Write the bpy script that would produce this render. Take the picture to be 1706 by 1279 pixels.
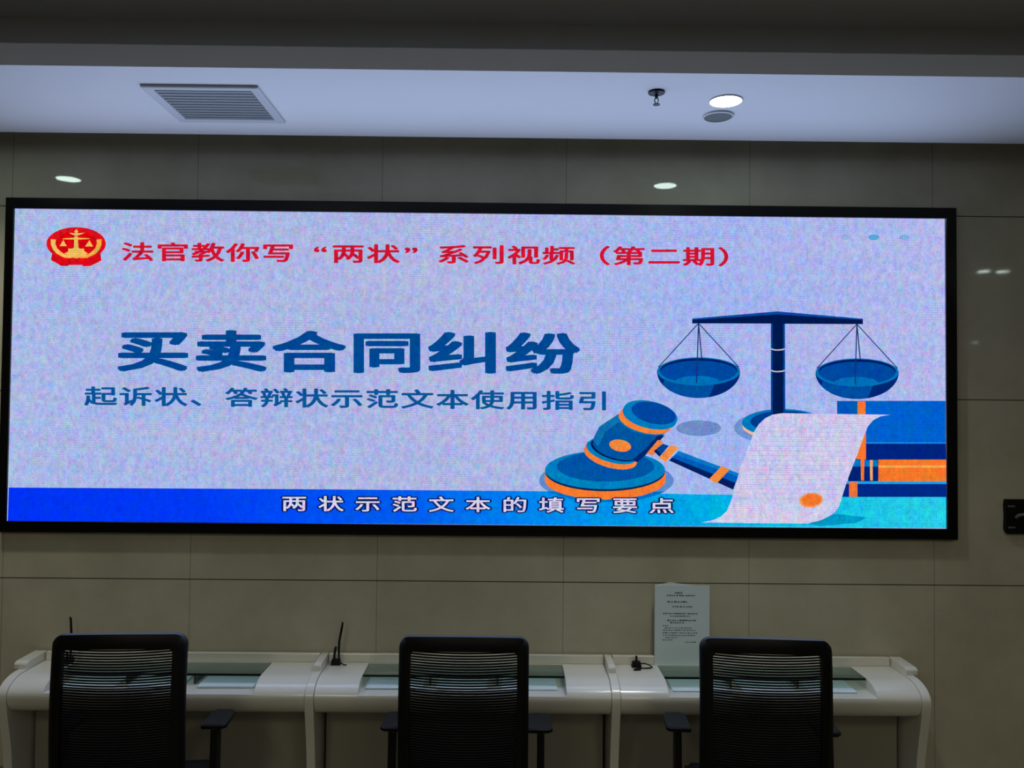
import bpy, bmesh, math, random
from mathutils import Vector, Matrix
random.seed(7)
PI = math.pi
scn = bpy.context.scene
COL = scn.collection
for o in list(bpy.data.objects):
    bpy.data.objects.remove(o)

# ------------------------------------------------------------------ camera
cam_d = bpy.data.cameras.new('camera')
cam = bpy.data.objects.new('camera', cam_d)
COL.objects.link(cam)
cam_d.sensor_fit = 'HORIZONTAL'
cam_d.sensor_width = 36.0
cam_d.lens = 1400.0 * 36.0 / 1706.0
cam_d.clip_start = 0.05
R_ = Vector((0.99993027, -0.00718694, 0.0093706))
U_ = Vector((-0.00956187, -0.02705819, 0.99958813))
F_ = Vector((0.00693043, 0.99960802, 0.02712502))
cam.matrix_world = Matrix(((R_.x, U_.x, -F_.x, 0.0), (R_.y, U_.y, -F_.y, -3.6318), (R_.z, U_.z, -F_.z, 1.8509), (0, 0, 0, 1)))
scn.camera = cam

# ------------------------------------------------------------------ view, world, large lights
scn.view_settings.view_transform = 'Standard'
scn.view_settings.look = 'None'
scn.view_settings.gamma = 1.0
scn.view_settings.use_curve_mapping = False
scn.view_settings.exposure = 0.0

def lin(c):
    return tuple(((v / 255.0) / 12.92 if v / 255.0 <= 0.04045 else ((v / 255.0 + 0.055) / 1.055) ** 2.4) for v in c)

world = bpy.data.worlds.new('hall_air')
scn.world = world
world.use_nodes = True
world.node_tree.nodes['Background'].inputs[0].default_value = (0.30, 0.29, 0.24, 1)
world.node_tree.nodes['Background'].inputs[1].default_value = 0.10

def area_light(name, loc, rot, sx, sy, power, color):
    d = bpy.data.lights.new(name, 'AREA')
    d.shape = 'RECTANGLE'
    d.size = sx
    d.size_y = sy
    d.energy = power
    d.color = color
    o = bpy.data.objects.new(name, d)
    COL.objects.link(o)
    o.location = loc
    o.rotation_euler = rot
    return o

# light thrown into the hall by the LED wall
area_light('screen_glow', (-0.11, -0.034, 2.014), (-PI / 2, 0, 0), 3.98, 1.30, 33.5, (0.49, 0.64, 1.0))
# added fill lamps under the ceiling, unseen behind the camera, for ambient light
for x in (-1.6, 1.6):
    for y in (-4.6, -7.2):
        area_light('hall_fill_light', (x, y, 3.22), (0, 0, 0), 0.6, 1.2, 19.0, (1.0, 0.92, 0.66))

# ------------------------------------------------------------------ helpers
def put(o, label=None, cat=None, group=None, kind=None):
    if label: o['label'] = label
    if cat: o['category'] = cat
    if group: o['group'] = group
    if kind: o['kind'] = kind
    return o

def empty(name, loc, rotz=0.0, label=None, cat=None, group=None):
    o = bpy.data.objects.new(name, None)
    COL.objects.link(o)
    o.location = loc
    o.rotation_euler = (0, 0, rotz)
    o.empty_display_size = 0.1
    return put(o, label, cat, group)

class MB:
    """collects verts and faces, then links them as one mesh object"""
    def __init__(self):
        self.v = []; self.f = []; self.m = []
    def add(self, vs, fs, mi=0):
        b = len(self.v)
        self.v += [tuple(p) for p in vs]
        self.f += [tuple(b + i for i in f) for f in fs]
        self.m += [mi] * len(fs)
        return self
    def box(self, x0, x1, y0, y1, z0, z1, mi=0, M=None):
        vs = [Vector((x, y, z)) for z in (z0, z1) for y in (y0, y1) for x in (x0, x1)]
        if M is not None: vs = [M @ p for p in vs]
        return self.add(vs, [(0, 2, 3, 1), (4, 5, 7, 6), (0, 1, 5, 4), (2, 6, 7, 3), (0, 4, 6, 2), (1, 3, 7, 5)], mi)
    def prism(self, pts, x0, x1, mi=0):
        """(y,z) outline pushed along x"""
        n = len(pts)
        vs = [(x0, y, z) for y, z in pts] + [(x1, y, z) for y, z in pts]
        fs = [tuple(range(n)), tuple(range(2 * n - 1, n - 1, -1))]
        fs += [(i, i + n, (i + 1) % n + n, (i + 1) % n) for i in range(n)]
        return self.add(vs, fs, mi)
    def tube(self, path, r, seg=10, mi=0):
        path = [Vector(p) for p in path]
        rs = r if isinstance(r, (list, tuple)) else [r] * len(path)
        vs = []; fs = []
        up = None
        for i, p in enumerate(path):
            t = (path[min(i + 1, len(path) - 1)] - path[max(i - 1, 0)]).normalized()
            if up is None:
                up = t.orthogonal().normalized()
            a = (up - t * up.dot(t)).normalized(); up = a
            b = t.cross(a)
            for k in range(seg):
                an = 2 * PI * k / seg
                vs.append(p + (a * math.cos(an) + b * math.sin(an)) * rs[i])
        for i in range(len(path) - 1):
            for k in range(seg):
                k2 = (k + 1) % seg
                fs.append((i * seg + k, i * seg + k2, (i + 1) * seg + k2, (i + 1) * seg + k))
        fs.append(tuple(range(seg - 1, -1, -1)))
        n = (len(path) - 1) * seg
        fs.append(tuple(range(n, n + seg)))
        return self.add(vs, fs, mi)
    def lathe(self, prof, seg=40, c=(0, 0, 0), mi=0):
        """(r,z) profile turned about the z axis"""
        vs = []; fs = []
        for r, z in prof:
            for k in range(seg):
                an = 2 * PI * k / seg
                vs.append((c[0] + r * math.cos(an), c[1] + r * math.sin(an), c[2] + z))
        for i in range(len(prof) - 1):
            for k in range(seg):
                k2 = (k + 1) % seg
                fs.append((i * seg + k, i * seg + k2, (i + 1) * seg + k2, (i + 1) * seg + k))
        fs.append(tuple(range(seg)))
        n = (len(prof) - 1) * seg
        fs.append(tuple(range(n + seg - 1, n - 1, -1)))
        return self.add(vs, fs, mi)
    def build(self, name, mats, parent=None, smooth=None, bevel=None, fix=True):
        me = bpy.data.meshes.new(name)
        me.from_pydata(self.v, [], self.f)
        for m in (mats if isinstance(mats, (list, tuple)) else [mats]):
            me.materials.append(m)
        for p, mi in zip(me.polygons, self.m):
            p.material_index = mi
        if fix:
            bm = bmesh.new(); bm.from_mesh(me)
            bmesh.ops.recalc_face_normals(bm, faces=bm.faces)
            bm.to_mesh(me); bm.free()
        if smooth:
            for p in me.polygons: p.use_smooth = True
            me.set_sharp_from_angle(angle=math.radians(smooth))
        o = bpy.data.objects.new(name, me)
        COL.objects.link(o)
        if parent is not None: o.parent = parent
        if bevel:
            b = o.modifiers.new('edge', 'BEVEL')
            b.width = bevel; b.segments = 2; b.limit_method = 'ANGLE'; b.angle_limit = math.radians(40)
        return o

def copy_tree(o, parent=None):
    c = o.copy()
    COL.objects.link(c)
    if parent is not None: c.parent = parent
    for ch in list(o.children):
        copy_tree(ch, c)
    return c

# ------------------------------------------------------------------ materials
def mat(name, rgb, rough=0.5, metal=0.0, spec=0.5, coat=0.0, noise=0.0, nscale=20.0, bump=0.0):
    m = bpy.data.materials.new(name)
    m.use_nodes = True
    nt = m.node_tree
    b = nt.nodes['Principled BSDF']
    c = lin(rgb)
    b.inputs['Roughness'].default_value = rough
    b.inputs['Metallic'].default_value = metal
    b.inputs['Specular IOR Level'].default_value = spec
    b.inputs['Coat Weight'].default_value = coat
    b.inputs['Coat Roughness'].default_value = 0.05
    tc = nt.nodes.new('ShaderNodeTexCoord')
    nz = nt.nodes.new('ShaderNodeTexNoise')
    nz.inputs['Scale'].default_value = nscale
    nz.inputs['Detail'].default_value = 4.0
    nt.links.new(tc.outputs['Object'], nz.inputs['Vector'])
    mx = nt.nodes.new('ShaderNodeMix'); mx.data_type = 'RGBA'
    mx.inputs['A'].default_value = tuple(v * (1 - noise) for v in c) + (1,)
    mx.inputs['B'].default_value = tuple(min(1, v * (1 + noise)) for v in c) + (1,)
    nt.links.new(nz.outputs['Fac'], mx.inputs['Factor'])
    nt.links.new(mx.outputs['Result'], b.inputs['Base Color'])
    if bump:
        bp = nt.nodes.new('ShaderNodeBump')
        bp.inputs['Strength'].default_value = bump
        bp.inputs['Distance'].default_value = 0.001
        nt.links.new(nz.outputs['Fac'], bp.inputs['Height'])
        nt.links.new(bp.outputs['Normal'], b.inputs['Normal'])
    return m

def emitter(name, rgb, strength):
    m = bpy.data.materials.new(name)
    m.use_nodes = True
    nt = m.node_tree
    nt.nodes.clear()
    e = nt.nodes.new('ShaderNodeEmission')
    e.inputs[0].default_value = lin(rgb) + (1,)
    e.inputs[1].default_value = strength
    o = nt.nodes.new('ShaderNodeOutputMaterial')
    nt.links.new(e.outputs[0], o.inputs[0])
    return m

def math_node(nt, op, a, b=None, c=None):
    n = nt.nodes.new('ShaderNodeMath'); n.operation = op
    for i, v in enumerate((a, b, c)):
        if v is None: continue
        if isinstance(v, (int, float)): n.inputs[i].default_value = v
        else: nt.links.new(v, n.inputs[i])
    return n.outputs[0]

TILE = 0.8
SEAM_X, SEAM_Z = -2.1466, 1.1
def tile_material():
    m = bpy.data.materials.new('beige_wall_tile')
    m.use_nodes = True
    nt = m.node_tree
    b = nt.nodes['Principled BSDF']
    tc = nt.nodes.new('ShaderNodeTexCoord')
    sp = nt.nodes.new('ShaderNodeSeparateXYZ')
    nt.links.new(tc.outputs['Object'], sp.inputs[0])
    def seam(axis, off, w):
        t = math_node(nt, 'SUBTRACT', sp.outputs[axis], off - TILE * 40)
        fr = math_node(nt, 'MODULO', t, TILE)
        a = math_node(nt, 'LESS_THAN', fr, w * 0.5)
        c = math_node(nt, 'GREATER_THAN', fr, TILE - w * 0.5)
        return math_node(nt, 'MAXIMUM', a, c)
    sx = math_node(nt, 'MULTIPLY', seam(0, SEAM_X, 0.0028), 0.5)
    sz = math_node(nt, 'MULTIPLY', seam(2, SEAM_Z, 0.0042), 0.95)
    s = math_node(nt, 'MAXIMUM', sx, sz)
    n1 = nt.nodes.new('ShaderNodeTexNoise')
    n1.inputs['Scale'].default_value = 2.6; n1.inputs['Detail'].default_value = 6.0; n1.inputs['Roughness'].default_value = 0.66
    nt.links.new(tc.outputs['Object'], n1.inputs['Vector'])
    ramp = nt.nodes.new('ShaderNodeValToRGB')
    ramp.color_ramp.elements[0].position = 0.36; ramp.color_ramp.elements[0].color = lin((176, 171, 149)) + (1,)
    ramp.color_ramp.elements[1].position = 0.66; ramp.color_ramp.elements[1].color = lin((193, 188, 166)) + (1,)
    nt.links.new(n1.outputs['Fac'], ramp.inputs[0])
    mx = nt.nodes.new('ShaderNodeMix'); mx.data_type = 'RGBA'
    nt.links.new(s, mx.inputs['Factor'])
    nt.links.new(ramp.outputs[0], mx.inputs['A'])
    mx.inputs['B'].default_value = lin((40, 38, 33)) + (1,)
    nt.links.new(mx.outputs['Result'], b.inputs['Base Color'])
    b.inputs['Roughness'].default_value = 0.035
    b.inputs['Specular IOR Level'].default_value = 0.3
    return m

# LED picture: every colour passes through the dot grid of the panel
def led_group():
    g = bpy.data.node_groups.new('led_dots', 'ShaderNodeTree')
    g.interface.new_socket('Color', in_out='INPUT', socket_type='NodeSocketColor')
    g.interface.new_socket('Color', in_out='OUTPUT', socket_type='NodeSocketColor')
    gi = g.nodes.new('NodeGroupInput'); go = g.nodes.new('NodeGroupOutput')
    tc = g.nodes.new('ShaderNodeTexCoord')
    sp = g.nodes.new('ShaderNodeSeparateXYZ')
    g.links.new(tc.outputs['Object'], sp.inputs[0])
    p = 0.0078
    x = math_node(g, 'MULTIPLY', sp.outputs[0], 2 * PI / p)
    z = math_node(g, 'MULTIPLY', sp.outputs[2], 2 * PI / p)
    # irregular coarse patches decide how strong the dots show
    n = g.nodes.new('ShaderNodeTexNoise')
    n.inputs['Scale'].default_value = 3.2; n.inputs['Detail'].default_value = 3.0
    g.links.new(tc.outputs['Object'], n.inputs['Vector'])
    amp = math_node(g, 'MULTIPLY_ADD', n.outputs['Fac'], 0.9, -0.16)
    # cell noise
    cx = math_node(g, 'FLOOR', math_node(g, 'MULTIPLY', sp.outputs[0], 1 / 0.0075))
    cz = math_node(g, 'FLOOR', math_node(g, 'MULTIPLY', sp.outputs[2], 1 / 0.0075))
    cb = g.nodes.new('ShaderNodeCombineXYZ')
    g.links.new(cx, cb.inputs[0]); g.links.new(cz, cb.inputs[1])
    wn = g.nodes.new('ShaderNodeTexWhiteNoise'); wn.noise_dimensions = '2D'
    g.links.new(cb.outputs[0], wn.inputs['Vector'])
    ws = g.nodes.new('ShaderNodeSeparateColor')
    g.links.new(wn.outputs['Color'], ws.inputs[0])
    ci = g.nodes.new('ShaderNodeSeparateColor')
    g.links.new(gi.outputs[0], ci.inputs[0])
    co = g.nodes.new('ShaderNodeCombineColor')
    # slow slanted bands of pinker and bluer light
    mp = g.nodes.new('ShaderNodeMapping')
    mp.inputs['Rotation'].default_value = (0, 0.35, 0)
    mp.inputs['Scale'].default_value = (0.7, 1, 4.0)
    g.links.new(tc.outputs['Object'], mp.inputs[0])
    n2 = g.nodes.new('ShaderNodeTexNoise')
    n2.inputs['Scale'].default_value = 1.6; n2.inputs['Detail'].default_value = 5.0
    g.links.new(mp.outputs[0], n2.inputs['Vector'])
    band = math_node(g, 'SUBTRACT', n2.outputs['Fac'], 0.5)
    # blotches of hue a few LEDs across
    mp2 = g.nodes.new('ShaderNodeMapping'); mp2.inputs['Scale'].default_value = (46, 1, 30)
    g.links.new(tc.outputs['Object'], mp2.inputs[0])
    hue = []
    for q in range(3):
        n3 = g.nodes.new('ShaderNodeTexNoise'); n3.noise_dimensions = '4D'
        n3.inputs['W'].default_value = q * 7.3; n3.inputs['Scale'].default_value = 1.0; n3.inputs['Detail'].default_value = 2.5; n3.inputs['Roughness'].default_value = 0.7
        g.links.new(mp2.outputs[0], n3.inputs['Vector'])
        hue.append(math_node(g, 'MULTIPLY_ADD', n3.outputs['Fac'], (1.55, 1.0, 0.4)[q], -(1.55, 1.0, 0.4)[q] / 2))
    for i, k in enumerate((0.42, 0.06, -0.10)):
        sx = math_node(g, 'SINE', math_node(g, 'ADD', x, i * 2 * PI / 3))
        sz = math_node(g, 'SINE', math_node(g, 'ADD', z, i * 1.3))
        w = math_node(g, 'MULTIPLY', math_node(g, 'ADD', math_node(g, 'MULTIPLY', sx, 0.6), math_node(g, 'MULTIPLY', sz, 0.55)), amp)
        wv = math_node(g, 'MULTIPLY_ADD', ws.outputs[i], 0.24, -0.12)
        gain = math_node(g, 'ADD', math_node(g, 'ADD', math_node(g, 'ADD', math_node(g, 'ADD', w, wv), hue[i]), 1.0), math_node(g, 'MULTIPLY', band, k))
        g.links.new(math_node(g, 'MULTIPLY', ci.outputs[i], gain), co.inputs[i])
    g.links.new(co.outputs[0], go.inputs[0])
    return g
LED = led_group()

def led_base(name):
    m = bpy.data.materials.new(name)
    m.use_nodes = True
    nt = m.node_tree
    nt.nodes.clear()
    gr = nt.nodes.new('ShaderNodeGroup'); gr.node_tree = LED
    e = nt.nodes.new('ShaderNodeEmission')
    o = nt.nodes.new('ShaderNodeOutputMaterial')
    nt.links.new(gr.outputs[0], e.inputs[0]); nt.links.new(e.outputs[0], o.inputs[0])
    return m, nt, gr
_led = {}
def led(rgb):
    if rgb not in _led:
        m, nt, gr = led_base('led_picture')
        gr.inputs[0].default_value = lin(rgb) + (1,)
        _led[rgb] = m
    return _led[rgb]
def led_ramp(axis, stops):
    """picture colour running along x or z of the panel (stops in panel metres)"""
    m, nt, gr = led_base('led_gradient')
    tc = nt.nodes.new('ShaderNodeTexCoord'); sp = nt.nodes.new('ShaderNodeSeparateXYZ')
    nt.links.new(tc.outputs['Object'], sp.inputs[0])
    a, b = stops[0][0], stops[-1][0]
    mr = nt.nodes.new('ShaderNodeMapRange')
    mr.inputs['From Min'].default_value = a; mr.inputs['From Max'].default_value = b
    nt.links.new(sp.outputs[axis], mr.inputs['Value'])
    rp = nt.nodes.new('ShaderNodeValToRGB')
    els = rp.color_ramp.elements
    while len(els) < len(stops): els.new(0.5)
    for e_, (p_, c_) in zip(els, stops):
        e_.position = (p_ - a) / (b - a); e_.color = lin(c_) + (1,)
    nt.links.new(mr.outputs[0], rp.inputs[0]); nt.links.new(rp.outputs[0], gr.inputs[0])
    return m

def glass_material(name, tint, rough=0.0, haze=0.0):
    m = bpy.data.materials.new(name)
    m.use_nodes = True
    nt = m.node_tree
    nt.nodes.clear()
    tr = nt.nodes.new('ShaderNodeBsdfTransparent'); tr.inputs[0].default_value = tint + (1,)
    gl = nt.nodes.new('ShaderNodeBsdfGlossy'); gl.inputs['Roughness'].default_value = rough
    fr = nt.nodes.new('ShaderNodeFresnel'); fr.inputs[0].default_value = 1.6
    mx = nt.nodes.new('ShaderNodeMixShader')
    o = nt.nodes.new('ShaderNodeOutputMaterial')
    nt.links.new(fr.outputs[0], mx.inputs[0]); nt.links.new(tr.outputs[0], mx.inputs[1]); nt.links.new(gl.outputs[0], mx.inputs[2])
    df = nt.nodes.new('ShaderNodeBsdfDiffuse'); df.inputs[0].default_value = lin((150, 172, 152)) + (1,)
    m2 = nt.nodes.new('ShaderNodeMixShader'); m2.inputs[0].default_value = haze
    nt.links.new(mx.outputs[0], m2.inputs[1]); nt.links.new(df.outputs[0], m2.inputs[2])
    nt.links.new(m2.outputs[0], o.inputs[0])
    return m

M_tile = tile_material()
M_ceil = mat('white_ceiling_paint', (226, 226, 222), 0.7, noise=0.02, nscale=4)
M_floor = mat('floor_tile', (112, 104, 86), 0.25, noise=0.06, nscale=3)
M_black = mat('black_gloss_bezel', (4, 4, 5), 0.14, spec=0.5, noise=0.1)
M_white = mat('white_lacquer', (222, 220, 208), 0.22, coat=0.25, noise=0.012, nscale=6)
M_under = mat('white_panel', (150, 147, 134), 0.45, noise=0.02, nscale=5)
M_dark = mat('shadow_gap', (20, 19, 17), 0.8)
M_plastic = mat('black_plastic', (4, 4, 5), 0.5, spec=0.25, noise=0.15, nscale=60)
M_mesh = mat('black_mesh_fabric', (3, 3, 3), 0.75, spec=0.15, noise=0.2, nscale=120)
M_fabric = mat('black_seat_fabric', (13, 13, 14), 0.85, spec=0.2, noise=0.25, nscale=200, bump=0.4)
M_chrome = mat('grey_metal', (120, 120, 120), 0.3, metal=1.0)
M_paper = mat('white_paper', (214, 232, 238), 0.7, noise=0.015, nscale=30)
M_print = mat('printed_ink', (78, 86, 94), 0.8)
M_glass = glass_material('green_tinted_glass', (0.85, 0.94, 0.88), 0.0, 0.16)
M_edge = mat('dark_green_glass_edge', (10, 26, 22), 0.15, noise=0.1)
M_vent = mat('vent_paint', (196, 197, 196), 0.5, noise=0.02)
M_slat = mat('vent_slat_grey', (120, 128, 123), 0.5, noise=0.05)
M_grille = mat('speaker_grille', (98, 106, 98), 0.6, noise=0.08, nscale=300)
M_trim = mat('lamp_trim', (215, 215, 212), 0.4)
M_lamp = emitter('lamp_lens', (226, 255, 242), 34.0)
M_spr = mat('dark_sprinkler_metal', (26, 27, 30), 0.4, metal=0.6)
M_slot = mat('grey_slot', (95, 95, 96), 0.6)

# ------------------------------------------------------------------ setting
CEIL = 2.98
w = MB().box(-14, 14, 0, 0.12, -1.92, 1.5).build('wall_back', M_tile)
put(w, kind='structure')
for v in w.data.vertices: v.co.z += 1.9
w.location = (0, 0, 0)
fl = MB().box(-14, 14, -14, 0.1, -0.1, 0.0).build('floor', M_floor)
put(fl, kind='structure')
prof = [(0.12, 3.46), (-14, 3.46), (-14, 3.25), (-0.6, 3.25), (-0.6, 3.02), (-0.795, 3.02), (-0.795, 3.055), (-0.832, 3.055), (-0.832, CEIL), (-0.13, CEIL), (-0.13, 3.14), (0.12, 3.14)]
ce = MB().prism(prof, -14, 14).build('ceiling', M_ceil)
put(ce, kind='structure')

# ------------------------------------------------------------------ ceiling fittings
def make_downlight(x, y, z, label):
    t = empty('downlight', (x, y, z), 0, label, 'ceiling light', 'round downlights in the ceiling')
    MB().lathe([(0.056, -0.002), (0.057, -0.005), (0.060, -0.004), (0.061, 0.0)], 40).build('trim_ring', M_trim, t, smooth=50)
    MB().lathe([(0.056, -0.0047), (0.056, -0.0030)], 40).build('lens', M_lamp, t)
    return t
dl = make_downlight(0.795, -0.587, CEIL, 'glowing round downlight in the ceiling behind the ceiling speaker')
def spot(x, y, z, e):
    d = bpy.data.lights.new('downlight_and_fill_beam', 'SPOT')
    d.energy = e; d.spot_size = math.radians(130); d.spot_blend = 1.0; d.shadow_soft_size = 0.05
    d.color = (1.0, 0.98, 0.84)
    o = bpy.data.objects.new('downlight_and_fill_beam', d); COL.objects.link(o)
    o.location = (x, y, z - 0.02)
spot(0.795, -0.587, CEIL, 31.0)
def more_light(x, y, z, label):
    c = copy_tree(dl); c.location = (x, y, z); c['label'] = label
    return c
more_light(-2.215, -0.587, CEIL, 'round downlight seen as a reflection above the top left screen corner')
spot(-2.215, -0.587, CEIL, 31.0)
spot(3.805, -0.587, CEIL, 31.0)  # added lamp without a fixture, out of view, brightening the wall at right
more_light(4.76, -4.70, 3.25, 'downlight mirrored in the wall tiles right of the screen, left one of the upper pair')
more_light(4.95, -4.70, 3.25, 'downlight mirrored in the wall tiles right of the screen, right one of the upper pair')
more_light(9.55, -13.4, 3.25, 'downlight mirrored in the wall tiles right of the screen, the lower lone glint')

sp_ = empty('ceiling_speaker', (0.807, -0.428, CEIL), 0, 'round grey ceiling speaker just in front of the glowing downlight, nearer the wall', 'speaker')
MB().lathe([(0.052, -0.003), (0.053, -0.008), (0.058, -0.007), (0.060, 0.0)], 40).build('rim', M_trim, sp_, smooth=50)
MB().lathe([(0.0, -0.0065), (0.03, -0.0068), (0.0518, -0.0055), (0.0518, -0.003)], 40).build('grille', M_grille, sp_, smooth=50)

sk = empty('fire_sprinkler', (0.527, -0.663, CEIL), 0, 'small dark fire sprinkler head hanging from the white ceiling', 'sprinkler')
MB().lathe([(0.0305, 0.0), (0.029, -0.006), (0.014, -0.012), (0.010, -0.012)], 32).build('escutcheon', M_spr, sk, smooth=50)
MB().tube([(0, 0, -0.010), (0, 0, -0.024)], 0.006).tube([(-0.005, 0, -0.024), (-0.007, 0, -0.034), (0, 0, -0.045)], 0.0018, 6).tube([(0.005, 0, -0.024), (0.007, 0, -0.034), (0, 0, -0.045)], 0.0018, 6).build('nozzle', M_spr, sk, smooth=50)
MB().lathe([(0.003, -0.043), (0.0125, -0.045), (0.0125, -0.047), (0.003, -0.048)], 20).build('deflector', M_spr, sk)

vt = empty('ceiling_vent', (-1.098, -0.491, CEIL), 0, 'square white ceiling air vent with dark horizontal louvres', 'vent')
fm = MB()
def vring(a, za, b, zb, hx, hy):
    vs = []
    for (i, z) in ((a, za), (b, zb)):
        vs += [(-hx + i, -hy + i, z), (hx - i, -hy + i, z), (hx - i, hy - i, z), (-hx + i, hy - i, z)]
    fm.add(vs, [(k, (k + 1) % 4, (k + 1) % 4 + 4, k + 4) for k in range(4)])
HX, HY = 0.209, 0.187
for a, za, b, zb in ((0, 0.0, 0.001, -0.009), (0.001, -0.009, 0.006, -0.011), (0.006, -0.011, 0.036, -0.007), (0.036, -0.007, 0.037, 0.0)):
    vring(a, za, b, zb, HX, HY)
fm.build('vent_frame', M_vent, vt)
sl = MB()
for k in range(11):
    y = -HY + 0.048 + k * (2 * HY - 0.096) / 10
    Mx = Matrix.Translation((0, y, -0.008)) @ Matrix.Rotation(math.radians(-8), 4, 'X')
    sl.box(-HX + 0.035, HX - 0.035, -0.0078, 0.0078, -0.001, 0.001, 0, Mx)
sl.build('louvres', M_slat, vt)
MB().box(-HX + 0.03, HX - 0.03, -HY + 0.03, HY - 0.03, -0.0015, 0.0).build('vent_backing', M_dark, vt)

# ------------------------------------------------------------------ LED screen
SX, SZ = -0.1075, 2.014
HM = (0.00260145, 2.48765e-05, -2.20971, 1.47968e-05, -0.00256449, 3.59201, -5.17688e-06, 1.94905e-05)
def pic(px, py):
    """picture coordinate -> metres on the panel, measured from its centre"""
    w_ = HM[6] * px + HM[7] * py + 1.0
    return ((HM[0] * px + HM[1] * py + HM[2]) / w_ - SX, (HM[3] * px + HM[4] * py + HM[5]) / w_ - SZ)
screen = empty('led_screen', (SX, 0, SZ), 0, 'huge wide wall mounted LED screen showing red and blue Chinese headings', 'screen')
OX0, OX1, OZ0, OZ1 = -2.158 - SX, 1.943 - SX, 1.298 - SZ, 2.730 - SZ
IX0, IX1, IZ0, IZ1 = -2.1215 - SX, 1.8960 - SX, 1.3455 - SZ, 2.683 - SZ
bz = MB()
def rect(x0, x1, z0, z1, y): return [(x0, y, z0), (x1, y, z0), (x1, y, z1), (x0, y, z1)]
rings = [rect(OX0, OX1, OZ0, OZ1, 0.006), rect(OX0, OX1, OZ0, OZ1, -0.028), rect(OX0 + .003, OX1 - .003, OZ0 + .003, OZ1 - .003, -0.031),
         rect(IX0 - .002, IX1 + .002, IZ0 - .002, IZ1 + .002, -0.031), rect(IX0, IX1, IZ0, IZ1, -0.029), rect(IX0, IX1, IZ0, IZ1, -0.010)]
bz.add([p for r in rings for p in r], [(i * 4 + k, i * 4 + (k + 1) % 4, (i + 1) * 4 + (k + 1) % 4, (i + 1) * 4 + k) for i in range(5) for k in range(4)])
bz.build('bezel', M_black, screen)
bg = led_ramp(0, [(IX0, (168, 184, 230)), (-0.4, (172, 181, 226)), (0.35, (170, 182, 230)), (1.05, (162, 180, 238)), (1.5, (170, 181, 234)), (IX1, (176, 184, 234))])
Y0 = -0.020
panel = MB().box(IX0, IX1, Y0, -0.010, IZ0, IZ1).build('display', bg, screen)

LAY = [0]
class Art:
    """flat picture shapes on the panel, later ones lie over earlier ones"""
    def __init__(self): self.mb = MB(); self.mats = []
    def mi(self, c):
        m = led(c) if isinstance(c, tuple) else c
        if m not in self.mats: self.mats.append(m)
        return self.mats.index(m)
    def poly(self, pts, c):
        y = Y0 - 0.00012 * (LAY[0] + 1); LAY[0] += 1
        vs = [(q[0], y, q[1]) for q in (pic(*p) for p in pts)]
        self.mb.add(vs, [tuple(range(len(vs)))], self.mi(c)); return self
    def ell(self, cx, cy, a, b, c, rot=0.0, t0=0, t1=360, n=48):
        return self.poly(ell_pts(cx, cy, a, b, rot, t0, t1, n), c)
    def hull(self, *sets, c): return self.poly(convex([p for s in sets for p in s]), c)
    def line(self, p, q, wd, c):
        d = Vector((q[0] - p[0], q[1] - p[1])); nn = Vector((-d.y, d.x)).normalized() * wd / 2
        return self.poly([(p[0] + nn.x, p[1] + nn.y), (q[0] + nn.x, q[1] + nn.y), (q[0] - nn.x, q[1] - nn.y), (p[0] - nn.x, p[1] - nn.y)], c)
    def build(self, name, label=None):
        for i, f in enumerate(self.mb.f):   # face the hall
            a, b, c = (self.mb.v[k] for k in f[:3])
        o = self.mb.build(name, self.mats, panel, fix=False)
        if label: o['label'] = label
        return o
def ell_pts(cx, cy, a, b, rot=0.0, t0=0, t1=360, n=48):
    r = math.radians(rot); out = []
    m = n if t1 - t0 >= 360 else n + 1
    for k in range(m):
        t = math.radians(t0 + (t1 - t0) * k / n)
        u, v = a * math.cos(t), b * math.sin(t)
        out.append((cx + u * math.cos(r) - v * math.sin(r), cy + u * math.sin(r) + v * math.cos(r)))
    return out
def convex(pts):
    pts = sorted(set(pts))
    def half(ps):
        h = []
        for p in ps:
            while len(h) > 1 and (h[-1][0] - h[-2][0]) * (p[1] - h[-2][1]) - (h[-1][1] - h[-2][1]) * (p[0] - h[-2][0]) <= 0: h.pop()
            h.append(p)
        return h
    a, b = half(pts), half(pts[::-1])
    return a[:-1] + b[:-1]

def zx(px, py, ox, oy, k): return (ox + px / k, oy + py / k)
def g5(*pts): return [zx(p[0], p[1], 850, 640, 3.791) for p in pts]
def g6(*pts): return [zx(p[0], p[1], 1150, 500, 3.28) for p in pts]
def g7(*pts): return [zx(p[0], p[1], 60, 370, 12.186) for p in pts]

# blue table band along the bottom
x0_, x1_ = IX0, IX1
a = Art()
grad = led_ramp(0, [(x0_, (0, 50, 244)), (-1.2, (0, 58, 246)), (-0.3, (0, 92, 242)), (0.3, (0, 138, 238)), (0.8, (0, 160, 228)), (1.25, (0, 190, 226)), (x1_, (40, 205, 232))])
a.poly([(14.5, 812), (500, 814.5), (900, 818), (1180, 823.5), (1576.5, 826.5), (1577.7, 879.8), (700, 872.8), (13, 867.8)], grad)
a.build('blue_table_band')

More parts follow.
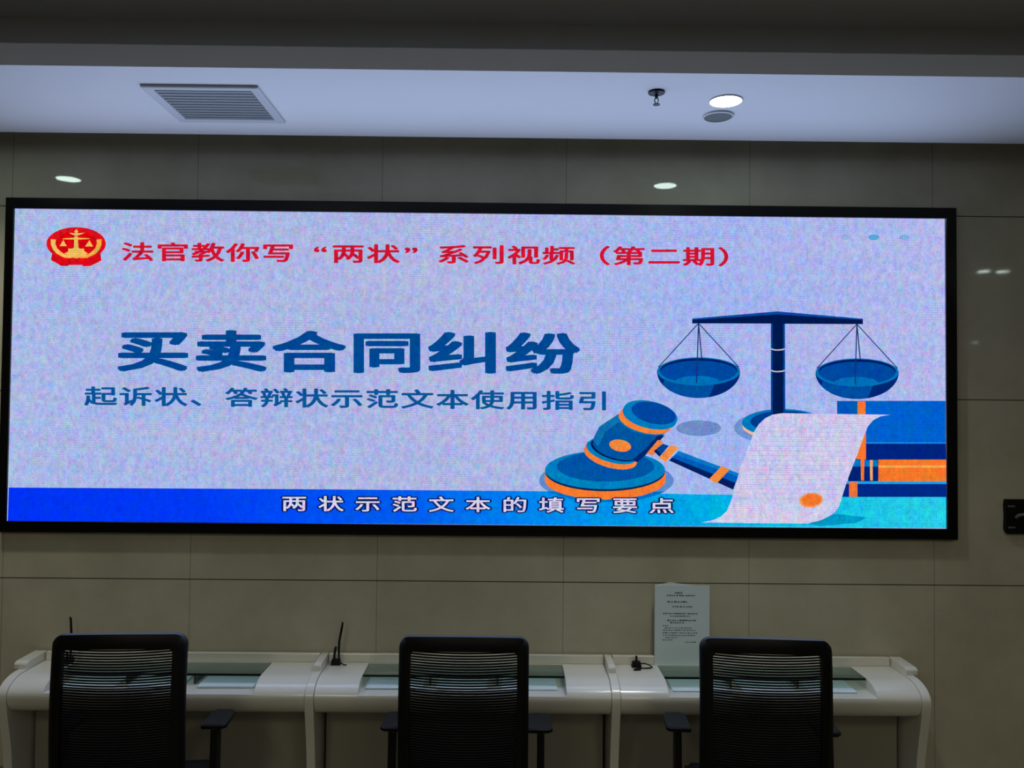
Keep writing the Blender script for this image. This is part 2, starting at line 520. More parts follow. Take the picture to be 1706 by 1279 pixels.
# balance scales
NAVY, BLUE, MID, TEAL, ORANGE, PEACH = (0, 24, 78), (0, 78, 158), (0, 58, 140), (0, 122, 188), (248, 122, 44), (250, 164, 108)
a = Art()
a.ell(1164, 713, 37.5, 13, (112, 140, 200))
a.ell(1300, 712, 77, 28, (112, 146, 208))
a.ell(1304, 709, 67, 24, (238, 196, 150))
a.ell(1304, 704, 68, 23, TEAL)
a.ell(1308, 702, 58, 18, MID)
a.poly(g6((440, 120), (517, 120), (519, 640), (440, 640)), (0, 62, 150))
a.poly(g6((450, 120), (506, 120), (508, 640), (450, 640)), NAVY)
for yy in (268, 386):
    a.poly(g6((440, yy - 6), (460, yy), (478, yy + 1), (500, yy - 1), (517, yy - 6), (517, yy + 1), (500, yy + 6), (478, yy + 8), (460, yy + 7), (440, yy + 1)), (190, 190, 205))
a.poly(g6((10, 100), (475, 61), (943, 101), (943, 131), (517, 129), (440, 128), (10, 127)), NAVY)
a.poly(g6((10, 100), (475, 61), (943, 101), (943, 108), (475, 78), (10, 108)), (8, 72, 160))
for hx, hy, bx, by in ((1163.6, 538.5, 1163.7, 618.6), (1426.9, 540, 1427.5, 620.4)):
    a.ell(bx, by, 69.3, 44.3, BLUE, t0=0, t1=180)
    a.poly(ell_pts(bx, by, 69.3, 44.3, 0, 0, 76, 24) + [(bx + 22, by + 33), (bx + 27, by + 20)], (0, 38, 116))
    a.poly(ell_pts(bx, by, 69.3, 44.3, 0, 150, 180, 10) + [(bx - 57, by + 14)], (0, 38, 116))
    a.ell(bx, by, 69.3, 23.5, (0, 112, 182))
    a.ell(bx, by - 1.5, 64.5, 20.5, (0, 30, 98))
    a.ell(bx, by + 0.8, 63.5, 18.6, (0, 72, 160))
    a.poly(ell_pts(bx - 2, by + 16, 36, 8.6, 0, 180, 360, 20) + ell_pts(bx, by + 0.8, 63.5, 18.6, 0, 56, 124, 16), (0, 112, 184))
    for ex, ey, wd in ((-67, -7, 1.6), (67, -7, 1.6), (-3.5, 20, 1.9), (5, -22, 1.9)):
        a.line((hx, hy), (bx + ex, by + ey), wd, (24, 48, 108))
a.build('balance_scales_picture')

# stack of law books
a = Art()
a.poly(g6((800, 550), (1392, 550), (1393, 782), (800, 782)), (0, 96, 206))
a.poly(g6((800, 550), (912, 550), (912, 640), (800, 640)), (0, 88, 182))
a.poly(g6((912, 552), (955, 552), (955, 640), (912, 640)), ORANGE)
a.poly(g6((880, 782), (1393, 782), (1394, 868), (880, 868)), (0, 36, 128))
a.poly(g6((880, 776), (1393, 776), (1393, 783), (880, 783)), (30, 140, 226))
a.poly(g6((860, 868), (1395, 868), (1396, 990), (860, 990)), (0, 34, 116))
a.poly(g6((1025, 870), (1395, 870), (1396, 988), (1025, 988)), (250, 120, 40))
a.poly(g6((1025, 902), (1395, 902), (1395, 914), (1025, 914)), (252, 166, 90))
a.poly(g6((870, 872), (1022, 872), (1022, 908), (870, 908)), (0, 120, 200))
a.poly(g6((928, 640), (957, 640), (957, 868), (948, 872), (946, 984), (930, 984), (928, 868), (905, 868), (905, 800)), ORANGE)
a.poly(g6((978, 872), (994, 872), (994, 984), (980, 984)), PEACH)
a.poly(g6((840, 988), (1396, 988), (1396, 1003), (840, 1003)), (30, 160, 226))
a.poly(g6((820, 1003), (1396, 1003), (1397, 1074), (820, 1074)), (0, 40, 134))
a.poly(g6((865, 992), (910, 992), (911, 1073), (865, 1073)), (252, 116, 56))
a.build('book_stack_picture')

# gavel on its sounding block
a = Art()
a.ell(1010, 800, 112, 36, (92, 140, 206))
a.poly([(903, 817.8)] + ell_pts(1010, 800, 112, 36, 0, 150, 30, 24)[0:0] + [(903 + k * 8.9, 800 + 36 * math.sqrt(max(0, 1 - ((903 + k * 8.9 - 1010) / 112) ** 2)) if 800 + 36 * math.sqrt(max(0, 1 - ((903 + k * 8.9 - 1010) / 112) ** 2)) > 818 else 818.5) for k in range(1, 25)], (0, 112, 196))
a.hull(ell_pts(1008, 799, 100.5, 32.5), ell_pts(1007.7, 784, 100, 32), c=(250, 122, 44))
a.hull(ell_pts(1007.7, 785.5, 99.7, 32.5), ell_pts(1007.7, 783, 99.7, 32), c=(6, 40, 80))
a.ell(1007.7, 782.4, 99.7, 32, (0, 128, 190))
a.ell(1008.5, 776.8, 81, 25, (0, 84, 166))
# head, built up along its axis
a.hull(ell_pts(1016.5, 759.5, 45.5, 19, 16), ell_pts(1018.5, 755, 45.5, 19, 16), c=(248, 128, 52))
a.hull(ell_pts(1019, 752, 44, 18, 16), ell_pts(1022, 749, 43, 18, 16), c=(0, 124, 190))
a.ell(1024, 748.5, 41.5, 17, NAVY, 16)
a.hull(ell_pts(1026, 747, 40, 16.5, 16), ell_pts(1068.7, 706.5, 42.3, 17, 16), c=(0, 84, 160))
a.poly(g5((800, 492), (860, 440), (975, 322), (930, 322), (850, 410), (770, 478)), (0, 36, 104))
a.poly(g5((520, 350), (560, 268), (684, 186), (690, 235), (600, 300), (552, 392)), (12, 112, 172))
a.hull(ell_pts(1069.5, 705, 43, 17.5, 16), ell_pts(1071, 703.5, 43, 17.5, 16), c=(0, 110, 176))
a.hull(ell_pts(1071.5, 702.5, 41, 16.5, 16), ell_pts(1072.5, 701.5, 41, 16.5, 16), c=(0, 26, 90))
a.hull(ell_pts(1073.5, 701.5, 44.5, 19, 15), ell_pts(1077.5, 696, 45, 19, 14), c=(248, 130, 52))
a.hull(ell_pts(1081.5, 693, 45.8, 20.5, 13.5), ell_pts(1083.3, 689.3, 45.8, 21, 13), c=(0, 124, 190))
a.ell(1088.5, 688, 37.5, 17.5, (0, 70, 160), 13)
a.ell(1032.8, 742, 18.3, 9.8, (248, 136, 58), 10)
# handle
a.poly(g5((858, 438), (905, 446), (966, 362), (932, 350)), (248, 130, 60))
a.poly(g5((905, 420), (962, 374), (1000, 388), (942, 455)), (0, 70, 150))
a.poly(g5((905, 422), (918, 410), (950, 440), (942, 458)), NAVY)
a.poly(g5((1000, 480), (1062, 420), (1442, 562), (1405, 664)), (0, 30, 96))
a.poly(g5((1018, 462), (1062, 420), (1442, 562), (1421, 622)), (0, 92, 184))
a.poly(g5((1038, 442), (1062, 420), (1442, 562), (1436, 582)), (8, 120, 200))
a.poly(g5((935, 464), (982, 488), (1060, 398), (1012, 384)), (248, 140, 62))
a.poly(g5((1250, 600), (1302, 624), (1384, 536), (1332, 516)), (248, 140, 62))
a.build('gavel_picture')

# paper document in front
a = Art()
a.poly(g6((640, 1218), (790, 1165), (960, 1185), (900, 1215), (700, 1232)), (0, 150, 200))
a.poly(g6((330, 760), (348, 712), (372, 676), (405, 645), (445, 625), (500, 617), (800, 621), (1090, 625), (1035, 634), (995, 655), (965, 690), (945, 740), (905, 850), (860, 965), (835, 1040), (820, 1090), (806, 1128), (786, 1155), (755, 1178), (710, 1200), (640, 1218), (350, 1216), (60, 1212), (120, 1200), (165, 1180), (198, 1148), (225, 1080), (245, 1010), (265, 930), (300, 840)), (204, 200, 234))
for k in range(16):
    yy = 690 + k * 26
    xl = 372 - k * 7.2; xr = 905 - k * 7.6
    a.poly(g6((xl, yy), (xr, yy + 3), (xr, yy + 6), (xl, yy + 3)), (184, 184, 226))
a.ell(1349.7, 832.5, 19.5, 12.3, (250, 152, 84), -6)
a.ell(1350.2, 832, 16, 9.8, (248, 118, 44), -6)
a.build('paper_document_picture')

# three faint dots, top right
for dx_, dr_, dc_ in ((1407, 8, (150, 174, 218)), (1454, 9, (84, 160, 222)), (1504, 8, (128, 170, 220))):
    a = Art()
    a.ell(dx_, 396, dr_, dr_ * 0.54, dc_)
    a.build('menu_dot')

# court emblem
a = Art()
RED, GOLD, GOLD2 = (226, 16, 26), (246, 190, 92), (238, 176, 70)
a.poly(g7((365, 625), (1330, 625), (1358, 785), (1250, 840), (1135, 898), (985, 905), (972, 878), (700, 878), (672, 902), (540, 898), (430, 830), (328, 775)), (212, 10, 26))
a.ell(129.2, 406.9, 49.3, 27.6, RED)
a.ell(129.2, 406.5, 33, 20.5, (214, 6, 18))
wr_o = [(330, 355), (335, 470), (370, 560), (440, 640), (540, 700), (620, 732), (760, 738)]
wr_i = [(790, 690), (660, 672), (590, 652), (520, 600), (455, 535), (425, 450), (432, 365)]
a.poly(g7(*(wr_o + wr_i)), GOLD)
a.poly(g7(*[(1690 - x, y) for x, y in (wr_o + wr_i)]), GOLD2)
a.poly(g7((690, 545), (760, 548), (800, 530), (810, 300), (880, 300), (890, 530), (930, 548), (1000, 545), (1010, 600), (1080, 640), (1000, 700), (850, 748), (690, 700), (610, 640), (680, 610)), GOLD)
a.poly(g7((570, 345), (790, 325), (900, 325), (1120, 340), (1120, 352), (900, 362), (790, 362), (570, 356)), GOLD)
a.poly(g7((850, 150), (890, 205), (860, 240), (1030, 225), (900, 275), (845, 290), (790, 275), (700, 228), (830, 240), (805, 205)), GOLD)
a.poly(g7((585, 372), (655, 497), (512, 497)), GOLD); a.poly(g7((1112, 378), (1190, 505), (1030, 505)), GOLD)
a.build('court_emblem')

# lettering
def glyph_meshes(items):
    """character -> outline mesh; the text curves are removed again"""
    tmp = {}
    for ch in items:
        c = bpy.data.curves.new('letter', 'FONT')
        c.body = ch; c.size = 1.0; c.resolution_u = 3
        c.dimensions = '2D'; c.fill_mode = 'FRONT'
        o = bpy.data.objects.new('letter', c); COL.objects.link(o); tmp[ch] = o
    bpy.context.view_layer.update()
    dg = bpy.context.evaluated_depsgraph_get()
    out = {}
    for k, o in tmp.items():
        ev = o.evaluated_get(dg)
        me = ev.to_mesh()
        out[k] = ([(v.co.x, v.co.y) for v in me.vertices], [tuple(p.vertices) for p in me.polygons])
        ev.to_mesh_clear()
    for o in tmp.values():
        c = o.data; bpy.data.objects.remove(o); bpy.data.curves.remove(c)
    return out
def chars(text, cx0, pitch):
    return [(ch, cx0 + i * pitch) for i, ch in enumerate(text) if ch != ' ']
# (name, colour, weight, em width, em height, letters with centre x, (x,y) of line centre at two ends)
HEAD = chars('法官教你写“两状”系列视频（第二期）', 231.6, 58.25)
TITL = chars('买卖合同纠纷', 257.0, 129.4)
SUBT = chars('起诉状、答辩状示范文本使用指引', 170.2, 58.4)
CAPT = chars('两状示范文本的填写要点', 491.5, 61.0)
LINES = [
    ('red_heading_lettering', (206, 18, 48), 0.024, 56.0, 32.5, HEAD, (231.6, 420.0), (1163, 428.0)),
    ('blue_title_lettering', (0, 72, 146), 0.0305, 124.0, 71.0, TITL, (257, 584.0), (905, 588.5)),
    ('blue_subtitle_lettering', (6, 84, 152), 0.022, 56.0, 33.0, SUBT, (170, 659.5), (988, 667.5)),
    ('caption_outline', (10, 20, 84), 0.088, 43.5, 27.0, CAPT, (491.5, 837.8), (1101.5, 841.5)),
    ('white_caption_lettering', (214, 210, 238), 0.014, 43.5, 27.0, CAPT, (491.5, 837.8), (1101.5, 841.5)),
]
G = glyph_meshes(sorted({ch for L in LINES for ch, _ in L[5]}))
for name, colr, off, ew, eh, cs, p0, p1 in LINES:
    mb = MB(); y = Y0 - 0.00012 * (LAY[0] + 1); LAY[0] += 1
    for ch, cx in cs:
        vs, fs = G[ch]
        cy = p0[1] + (p1[1] - p0[1]) * (cx - p0[0]) / (p1[0] - p0[0])
        if ch in '“”':
            xs = [v[0] for v in vs]; mx_ = (min(xs) + max(xs)) / 2
            cx += 12 if ch == '“' else -12
        else:
            mx_ = 0.5
        for k in range(9):                      # overlaid strokes give the weight of the type
            ox_, oy_ = (0, 0)
            if k < 8:
                q_ = max(abs(math.cos(k * PI / 4)), abs(math.sin(k * PI / 4))) if off > 0.03 and off < 0.05 else 1.0
                ox_, oy_ = off * math.cos(k * PI / 4) / q_, off * math.sin(k * PI / 4) / q_
                if q_ < 1: ox_, oy_ = ox_ * 1.1, oy_ * 0.72
            out = []
            for gx, gy in vs:
                q = pic(cx + (gx - mx_ + ox_) * ew, cy - (gy - 0.38 + oy_) * eh)
                out.append((q[0], y - k * 0.000008, q[1]))
            mb.add(out, fs)
    mb.build(name, led(colr), panel, fix=False)

# ------------------------------------------------------------------ wall bracket on the right
wb = empty('wall_bracket', (2.152, 0, 1.399), 0, 'black slotted metal mounting plate on the wall right of the screen', 'wall bracket')
o = MB()
outl = [(0.004, 0.074), (0.15, 0.074), (0.15, -0.074), (0.008, -0.074), (0.002, -0.062), (0.0, -0.052), (0.002, 0.0), (0.0, 0.05)]
n = len(outl)
o.add([(x, -0.022, z) for x, z in outl] + [(x, 0.0, z) for x, z in outl], [tuple(range(n)), tuple(range(2 * n - 1, n - 1, -1))] + [(i, (i + 1) % n, (i + 1) % n + n, i + n) for i in range(n)])
o.build('plate', M_plastic, wb, bevel=0.002)
for x, z in ((0.009, 0.045), (0.010, -0.046), (0.10, 0.045), (0.10, -0.046)):
    MB().box(x, x + 0.03, -0.0235, -0.0215, z - 0.0035, z + 0.0035).build('slot', M_slot, wb)
MB().tube([(0.045, -0.02, -0.004), (0.052, -0.032, 0.008), (0.075, -0.038, 0.012), (0.12, -0.04, 0.012)], 0.007, 10).build('hook_arm', M_slot, wb, smooth=60)

# ------------------------------------------------------------------ service desks
YB = -0.012                       # back edge of the desks, at the wall
def arc(cy, cz, a_, b_, t0, t1, n):
    return [(cy - a_ * math.cos(math.radians(t0 + (t1 - t0) * k / n)), cz + b_ * math.sin(math.radians(t0 + (t1 - t0) * k / n))) for k in range(n + 1)]
TOP = 0.76
nose_up = arc(-0.188, 0.70, 0.117, 0.06, 90, 0, 14)
nose_dn = arc(-0.235, 0.70, 0.070, 0.072, 0, -90, 10)
full = [(YB, TOP)] + nose_up + nose_dn[1:] + [(YB, 0.628)]
TRAY = 0.715
low = [p for p in nose_up if p[1] < TRAY - 0.002]
yi = -0.188 - 0.117 * math.sqrt(1 - ((TRAY - 0.70) / 0.06) ** 2)
notch = [(YB, TOP), (-0.042, TOP), (-0.042, TRAY), (yi, TRAY)] + low + nose_dn[1:] + [(YB, 0.628)]
def side_profile():
    g = 0.005
    up = arc(-0.188, 0.70, 0.117 + g, 0.06 + g, 90, 0, 14)
    dn = [(-0.309, 0.680), (-0.305, 0.655), (-0.293, 0.61), (-0.277, 0.545), (-0.262, 0.47), (-0.252, 0.38), (-0.248, 0.28), (-0.252, 0.16), (-0.262, 0.05), (-0.266, 0.0)]
    return [(YB, TOP + g)] + up + dn + [(YB, 0.0)]
def make_desk(xl, xr, gl, gr, left, right, label, splay=(0, 0)):
    cx = (xl + xr) / 2
    t = empty('service_desk', (cx, 0, 0), 0, label, 'desk', 'white curved service desks along the wall')
    a_, b_, c_, d_ = xl - cx, gl - cx, gr - cx, xr - cx
    if left: a_ += 0.036
    if right: d_ -= 0.036
    MB().prism(full, a_ + .001, b_).prism(full, c_, d_ - .001).prism(notch, b_, c_).build('worktop', M_white, t, smooth=35)
    MB().box(a_ + .001, d_ - .001, -0.030, YB, TOP, 0.797).build('back_ledge', M_white, t, bevel=0.003)
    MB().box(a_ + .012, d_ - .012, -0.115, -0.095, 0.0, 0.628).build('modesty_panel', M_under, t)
    for s in ([-1] if left else []) + ([1] if right else []):
        x0 = a_ - 0.036 if s < 0 else d_
        pn = MB().prism(side_profile(), x0 + .0008, x0 + .0352).build('side_panel', M_white, t, smooth=35, bevel=0.0015)
        rm = MB()
        rp = [(YB, TOP + 0.004), (YB, 0.797), (-0.145, 0.795), (-0.162, 0.790), (-0.166, 0.783), (-0.166, TOP + 0.004)]
        rm.prism(rp, x0 + .003 + min(0, splay[s > 0]), x0 + .033 + max(0, splay[s > 0]))
        rm.build('rim', M_white, pn, bevel=0.003)
    gm = MB().box(b_ + .002, c_ - .002, -0.190, -0.040, TOP - 0.008, TOP + 0.001).build('glass_top', M_glass, t)
    MB().box(b_ + .002, c_ - .002, -0.1925, -0.1902, TOP - 0.008, TOP + 0.001).build('front_edge', M_edge, gm)
    gc = (b_ + c_) / 2
    for s in (-0.137, 0.137):
        dv = MB().box(gc + s - .0025, gc + s + .0025, -0.180, -0.044, TRAY, TOP - 0.0085).build('glass_divider', M_glass, t)
        MB().box(gc + s - .003, gc + s + .003, -0.183, -0.1802, TRAY, TOP - 0.0085).build('front_edge', M_edge, dv)
    return t
make_desk(-1.975, -0.742, -1.800, -0.978, True, True, 'leftmost white curved service desk, under the left half of the screen', (-.022, 0))
make_desk(-0.742, 0.426, -0.571, 0.250, False, False, 'middle white curved service desk without end panels, behind the middle chair')
make_desk(0.426, 1.684, 0.652, 1.476, True, True, 'rightmost white curved service desk, carrying the printed notice', (0, .02))

# paper forms in the glass topped trays
def make_paper(x0, x1, y0, y1, hgt, label, seed):
    rnd = random.Random(seed)
    mb = MB(); nl = max(3, int(hgt / 0.0018))
    for k in range(nl):
        dx, dy = rnd.uniform(-.0015, .0015), rnd.uniform(-.002, .002)
        z = k * hgt / nl
        mb.box(-(x1 - x0) / 2 + dx, (x1 - x0) / 2 + dx, -(y1 - y0) / 2 + dy, (y1 - y0) / 2 + dy, z, z + hgt / nl * 0.92)
    o_ = mb.build('paper_stack', M_paper)
    o_.location = ((x0 + x1) / 2, (y0 + y1) / 2, TRAY + 0.0005)
    o_.rotation_euler = (0, 0, rnd.uniform(-.02, .02))
    put(o_, label, 'paper', 'white forms in the desk trays')
PO = [('left', -1.762, -1.552, .006), ('middle', -1.500, -1.290, .008), ('right', -1.225, -1.000, .009)]
for nm, x0, x1, h in PO:
    make_paper(x0, x1, -0.236, -0.065, h, 'stack of white forms in the %s compartment of the leftmost desk tray' % nm, len(nm))
for nm, x0, x1, h in (('left', -0.552, -0.325, .007), ('middle', -0.270, -0.065, .006), ('right', -0.010, 0.215, .006)):
    make_paper(x0, x1, -0.234, -0.065, h, 'stack of white forms in the %s compartment of the middle desk tray' % nm, len(nm) + 10)
for nm, x0, x1, h in (('left', 0.682, 0.905, .005), ('middle', 0.965, 1.175, .005), ('right', 1.232, 1.420, .005)):
    make_paper(x0, x1, -0.240, -0.065, h, 'stack of white forms in the %s compartment of the rightmost desk tray' % nm, len(nm) + 20)

# corded counter pens
def make_pen(x, y, label, pen_path, cord, holder):
    t = empty('counter_pen', (x, y, TOP), 0, label, 'pen', 'black corded counter pens')
    b_ = MB()
    b_.add([(-.021, -.016, 0), (.021, -.016, 0), (.021, .016, 0), (-.021, .016, 0), (-.017, -.012, .024), (.017, -.012, .024), (.017, .012, .024), (-.017, .012, .024)],
           [(3, 2, 1, 0), (4, 5, 6, 7), (0, 1, 5, 4), (1, 2, 6, 5), (2, 3, 7, 6), (3, 0, 4, 7)])
    b_.build('base', M_plastic, t, bevel=0.003)
    MB().tube(holder, 0.005, 12).build('pen_holder', M_plastic, t, smooth=50)
    if pen_path:
        nn = len(pen_path)
        MB().tube(pen_path, [0.0035] + [0.0048] * (nn - 2) + [0.0036], 12).build('pen', M_plastic, t, smooth=50)
    MB().tube(cord, 0.0026, 8).build('cord', M_plastic, t, smooth=60)
    return t
make_pen(-0.705, -0.060, 'black corded counter pen standing upright on the middle desk, left of the middle chair',
         [(.014, -.004, .022), (.011, 0, .06), (.013, 0, .10), (.022, 0, .15), (.026, 0, .178)],
         [(.012, -.010, .02), (.024, -.016, .012), (.038, -.018, .0045), (.046, -.012, .0035)],
         [(-.008, 0, .022), (-.006, 0, .05), (-.001, 0, .074)])
make_pen(-1.827, -0.060, 'black corded counter pen on the leftmost desk, behind the left chair',
         [(.008, 0, .022), (.010, 0, .06), (.010, 0, .12), (.006, 0, .184), (.001, 0, .19)],
         [(-.015, -.010, .016), (-.030, -.02, .006), (-.02, -.035, .0035), (.01, -.035, .0035), (.025, -.02, .004), (.018, -.010, .016)],
         [(-.006, 0, .022), (-.006, 0, .045)])
make_pen(0.560, -0.062, 'black counter pen holder with looped cord on the rightmost desk, left of the notice',
         [(-.018, -.052, .0045), (-.004, -.048, .0045), (.006, -.047, .0045), (.012, -.046, .0045)],
         [(.019, 0, .014), (.035, .004, .014), (.055, 0, .008), (.066, -.010, .004), (.055, -.024, .0035), (.03, -.028, .0035), (.010, -.026, .0035), (-.006, -.036, .0035), (-.016, -.048, .004)],
         [(0, 0, .022), (0, 0, .046)])

# printed notice standing at the back of the right desk
nt_ = empty('printed_notice', (0.757, -0.0345, TOP), 0, 'white printed paper notice standing upright on the rightmost desk', 'notice')
MB().box(-.116, .118, -.0012, .0012, 0.0, 0.338).build('paper_sheet', M_paper, nt_)
MB().add([(-.113, .0020, 0.0), (.113, .0020, 0.0), (.113, .0020, 0.330), (-.05, .0020, 0.350), (-.113, .0020, 0.338), (-.113, .0028, 0.0), (.113, .0028, 0.0), (.113, .0028, 0.330), (-.05, .0028, 0.350), (-.113, .0028, 0.338)],
         [(0, 1, 2, 3, 4), (9, 8, 7, 6, 5), (0, 5, 6, 1), (1, 6, 7, 2), (2, 7, 8, 3), (3, 8, 9, 4), (4, 9, 5, 0)]).build('rear_sheet', M_paper, nt_)
tx = MB(); rnd = random.Random(3)
for z, xa, xb, h in ((.306, -.030, .004, .007), (.295, -.064, .058, .006), (.268, -.062, .022, .006), (.248, -.040, .048, .006), (.219, -.080, .070, .006), (.208, -.050, .036, .005),
                     (.190, -.062, .060, .006), (.180, -.050, .010, .005), (.167, -.082, -.058, .004), (.158, -.072, .040, .004), (.148, -.080, .060, .004), (.137, -.082, .066, .004), (.127, -.080, .060, .004), (.117, -.070, -.020, .004), (.107, -.082, -.040, .004), (.098, .014, .062, .004)):
    x = xa
    while x < xb:
        wd = min(rnd.uniform(.004, .011), xb - x)
        tx.box(x, x + wd, -.0016, -.00125, z - h / 2, z + h / 2 * rnd.uniform(.3, 1))
        x += wd + rnd.uniform(.0015, .005)
tx.build('printed_lines', M_print, nt_)

# ------------------------------------------------------------------ mesh office chairs
def rrect(hw, z0, z1, r, top_bow=0.0, n_side=14, n_arc=7):
    """closed rounded outline in (x,z), dense enough to bend"""
    pts = []
    def seg(p, q, n):
        for k in range(n): pts.append((p[0] + (q[0] - p[0]) * k / n, p[1] + (q[1] - p[1]) * k / n))
    def corner(cx, cz, a0):
        for k in range(n_arc):
            t = math.radians(a0 + 90.0 * k / n_arc); pts.append((cx + r * math.cos(t), cz + r * math.sin(t)))
    corner(hw - r, z1 - r, 0); seg((hw - r, z1), (-hw + r, z1), n_side)
    corner(-hw + r, z1 - r, 90); seg((-hw, z1 - r), (-hw, z0 + r), n_side)
    corner(-hw + r, z0 + r, 180); seg((-hw + r, z0), (hw - r, z0), n_side)
    corner(hw - r, z0 + r, 270); seg((hw, z0 + r), (hw, z1 - r), n_side)
    out = []
    zm = (z0 + z1) / 2
    for x, z in pts:
        if z > zm: z += top_bow * (1 - (x / hw) ** 2) * (z - zm) / (z1 - zm)
        out.append((x, z))
    return out
BACKY = -0.245
def bend(x, z):
    """depth of the backrest surface: hollow across, lumbar curve up"""
    return BACKY + 0.042 * (x / 0.22) ** 2 - 0.020 * math.cos((z - 0.80) * 5.0) + 0.02
def make_chair():
    t = empty('office_chair', (0, 0, 0))
    outer = rrect(0.2195, 0.565, 1.069, 0.035, 0.012)
    inner = rrect(0.180, 0.605, 1.027, 0.018, 0.006)
    n = len(outer)
    fr = MB()
    rings = []
    for pts, dy in ((outer, -0.010), (outer, 0.014), (inner, 0.012), (inner, -0.012)):
        rings.append([(x, bend(x, z) + dy, z) for x, z in pts])
    mids = [((a[0] + b[0]) / 2, (a[1] + b[1]) / 2) for a, b in zip(outer, inner)]
    back = [(x, bend(x, z) - 0.018, z) for x, z in mids]
    front = [(x, bend(x, z) + 0.018, z) for x, z in mids]
    seq = [rings[0], rings[1], front, rings[2], rings[3], back]
    vs = [p for r_ in seq for p in r_]
    fs = []
    for i in range(6):
        j = (i + 1) % 6
        for k in range(n):
            k2 = (k + 1) % n
            fs.append((i * n + k, i * n + k2, j * n + k2, j * n + k))
    fr.add(vs, fs)
    fr.build('backrest_frame', M_plastic, t, smooth=60)
    # woven mesh: fine horizontal bands between the frame sides
    ms = MB()
    z = 0.600
    NX = 14
    while z < 1.036:
        h = 0.0053 if z > 0.893 else 0.0074
        hw = 0.184
        vs = []
        for k in range(NX + 1):
            x = -hw + 2 * hw * k / NX
            for (dy, dz) in ((-.0012, 0), (-.0012, h), (.0012, h), (.0012, 0)):
                vs.append((x, bend(x, z) + dy, z + dz))
        fs = [(4 * k + c, 4 * k + 4 + c, 4 * k + 4 + (c + 1) % 4, 4 * k + (c + 1) % 4) for k in range(NX) for c in range(4)]
        ms.add(vs, fs)
        z += 0.0088
    ms.build('mesh_back', M_mesh, t)
    # spine that carries the backrest
    MB().box(-.05, .05, BACKY - .02, BACKY + .0, .44, .60).box(-.05, .05, BACKY - .02, -.05, .405, .44).build('back_support', M_plastic, t, bevel=0.008)
    # seat cushion, rounded and slightly dished
    st = MB(); NXs, NYs = 16, 16
    top = []; bot = []
    def sq(u, v):
        hw, hd = 0.232, 0.225
        x = u * math.sqrt(max(0, 1 - v * v * 0.18)); y = v * math.sqrt(max(0, 1 - u * u * 0.18))
        return x * hw, 0.0 + y * hd
    for j in range(NYs + 1):
        for i in range(NXs + 1):
            u, v = -1 + 2 * i / NXs, -1 + 2 * j / NYs
            x, y = sq(u, v); e = max(abs(u), abs(v))
            z = 0.492 - 0.020 * (1 - (u * u + v * v) / 2) - 0.030 * max(0, (e - 0.80) / 0.20) ** 2
            top.append((x, y + 0.02, z)); bot.append((x * 0.96, y * 0.96 + 0.02, 0.43))
    W_ = NXs + 1; N_ = W_ * (NYs + 1)
    fs = []
    for j in range(NYs):
        for i in range(NXs):
            a0 = j * W_ + i
            fs.append((a0, a0 + 1, a0 + W_ + 1, a0 + W_)); fs.append((N_ + a0 + W_, N_ + a0 + W_ + 1, N_ + a0 + 1, N_ + a0))
    rim = [i for i in range(W_)] + [j * W_ + NXs for j in range(1, NYs + 1)] + [NYs * W_ + i for i in range(NXs - 1, -1, -1)] + [j * W_ for j in range(NYs - 1, 0, -1)]
    for k in range(len(rim)):
        p, q = rim[k], rim[(k + 1) % len(rim)]
        fs.append((p, N_ + p, N_ + q, q))
    st.add(top + bot, fs)
    st.build('seat', M_fabric, t, smooth=60)
    for s in (-1, 1):
        arm = MB()
        pts = [(-0.042, -0.085), (0.034, -0.085), (0.046, -0.070), (0.046, 0.07), (0.032, 0.10), (-0.02, 0.105), (-0.042, 0.085)]
        m_ = len(pts)
        vs = [(s * (0.264 + px_), 0.050 + py_ * 0.86, zz) for zz, k_ in ((0.681, .92), (0.686, 1), (0.694, 1), (0.699, .94)) for px_, py_ in [(a_ * k_, b_ * k_) for a_, b_ in pts]]
        fs = [tuple(range(m_)), tuple(range(4 * m_ - 1, 3 * m_ - 1, -1))]
        for i in range(3):
            for k in range(m_): fs.append((i * m_ + k, i * m_ + (k + 1) % m_, (i + 1) * m_ + (k + 1) % m_, (i + 1) * m_ + k))
        arm.add(vs, fs)
        ar = arm.build('armrest', M_plastic, t, smooth=40)
        pm = MB()
        pm.prism([(-0.035, 0.44), (0.025, 0.44), (0.030, 0.56), (0.034, 0.684), (-0.020, 0.684), (-0.030, 0.56)], s * 0.268 - 0.0125, s * 0.268 + 0.0125)
        pm.box(min(s * 0.12, s * 0.28), max(s * 0.12, s * 0.28), -0.035, 0.025, 0.415, 0.44)
        pm.build('armrest_post', M_plastic, ar, bevel=0.003)
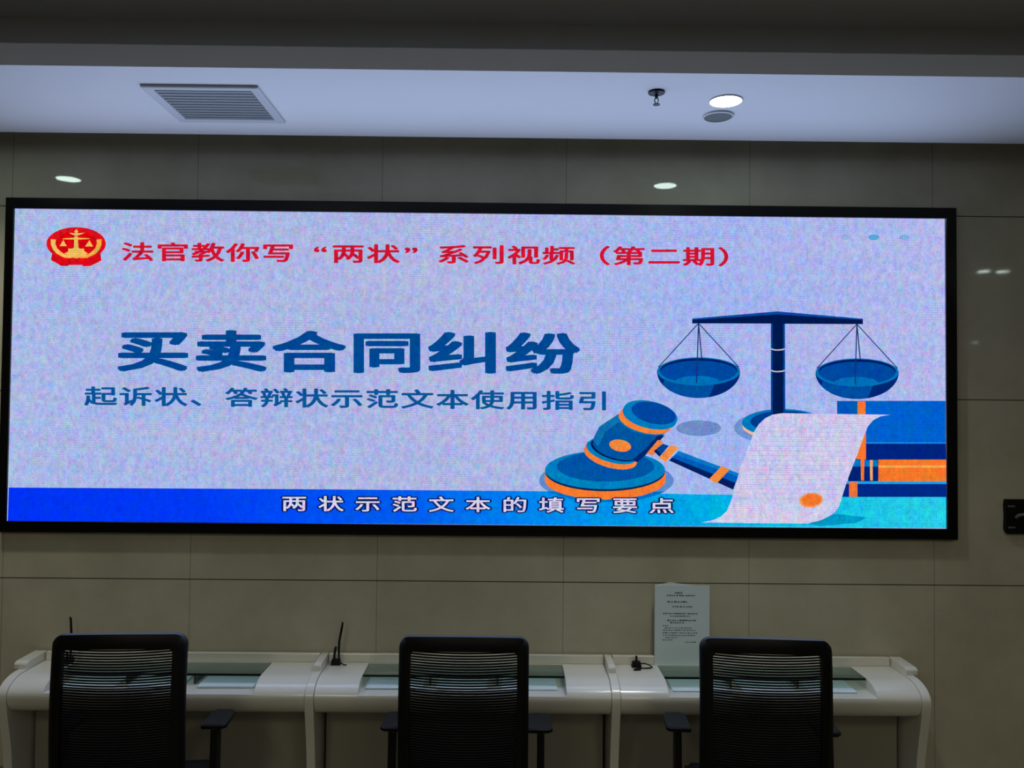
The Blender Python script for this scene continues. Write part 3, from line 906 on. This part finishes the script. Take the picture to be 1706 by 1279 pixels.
    MB().box(-.10, .10, -.10, .10, .395, .432).build('tilt_mechanism', M_plastic, t, bevel=0.006)
    MB().lathe([(0.026, 0.10), (0.026, 0.26), (0.016, 0.262), (0.016, 0.40)], 20).build('gas_column', M_plastic, t, smooth=40)
    sb = MB()
    for k in range(5):
        Mx = Matrix.Rotation(2 * PI * k / 5 + 0.3, 4, 'Z')
        vs = [Mx @ Vector(p) for p in ((0, -.026, .085), (0, .026, .085), (0, .026, .125), (0, -.026, .125), (.30, -.015, .068), (.30, .015, .068), (.30, .015, .090), (.30, -.015, .090))]
        sb.add(vs, [(0, 1, 2, 3), (7, 6, 5, 4), (0, 4, 5, 1), (1, 5, 6, 2), (2, 6, 7, 3), (3, 7, 4, 0)])
    base = sb.build('star_base', M_plastic, t)
    for k in range(5):
        an = 2 * PI * k / 5 + 0.3
        cm = MB()
        x, y = 0.285 * math.cos(an), 0.285 * math.sin(an)
        Mx = Matrix.Translation((x, y, 0.030)) @ Matrix.Rotation(an + 0.6, 4, 'Z')
        for s in (-1, 1):
            pr = [Mx @ Vector((s * 0.016 + dx, 0.030 * math.cos(q * PI / 8), 0.030 * math.sin(q * PI / 8))) for dx in (-.009, .009) for q in range(16)]
            cm.add(pr, [tuple(range(16)), tuple(range(31, 15, -1))] + [(q, (q + 1) % 16, (q + 1) % 16 + 16, q + 16) for q in range(16)])
        cm.tube([(x, y, 0.03), (x, y, 0.075)], 0.006, 8)
        cm.build('caster', M_plastic, base)
    return t
chair = make_chair()
CHAIRS = [(-1.308, -0.565, 3.5, 'black mesh office chair in front of the leftmost desk'),
          (-0.131, -0.565, -0.8, 'black mesh office chair in the middle, in front of the middle desk'),
          (0.903, -0.565, -4.0, 'black mesh office chair in front of the rightmost desk, partly hiding the printed notice')]
for i, (x, y, r, lb) in enumerate(CHAIRS):
    c = chair if i == 0 else copy_tree(chair)
    c.location = (x, y, 0)
    c.rotation_euler = (0, 0, math.radians(r))
    put(c, lb, 'chair', 'black mesh office chairs at the service desks')
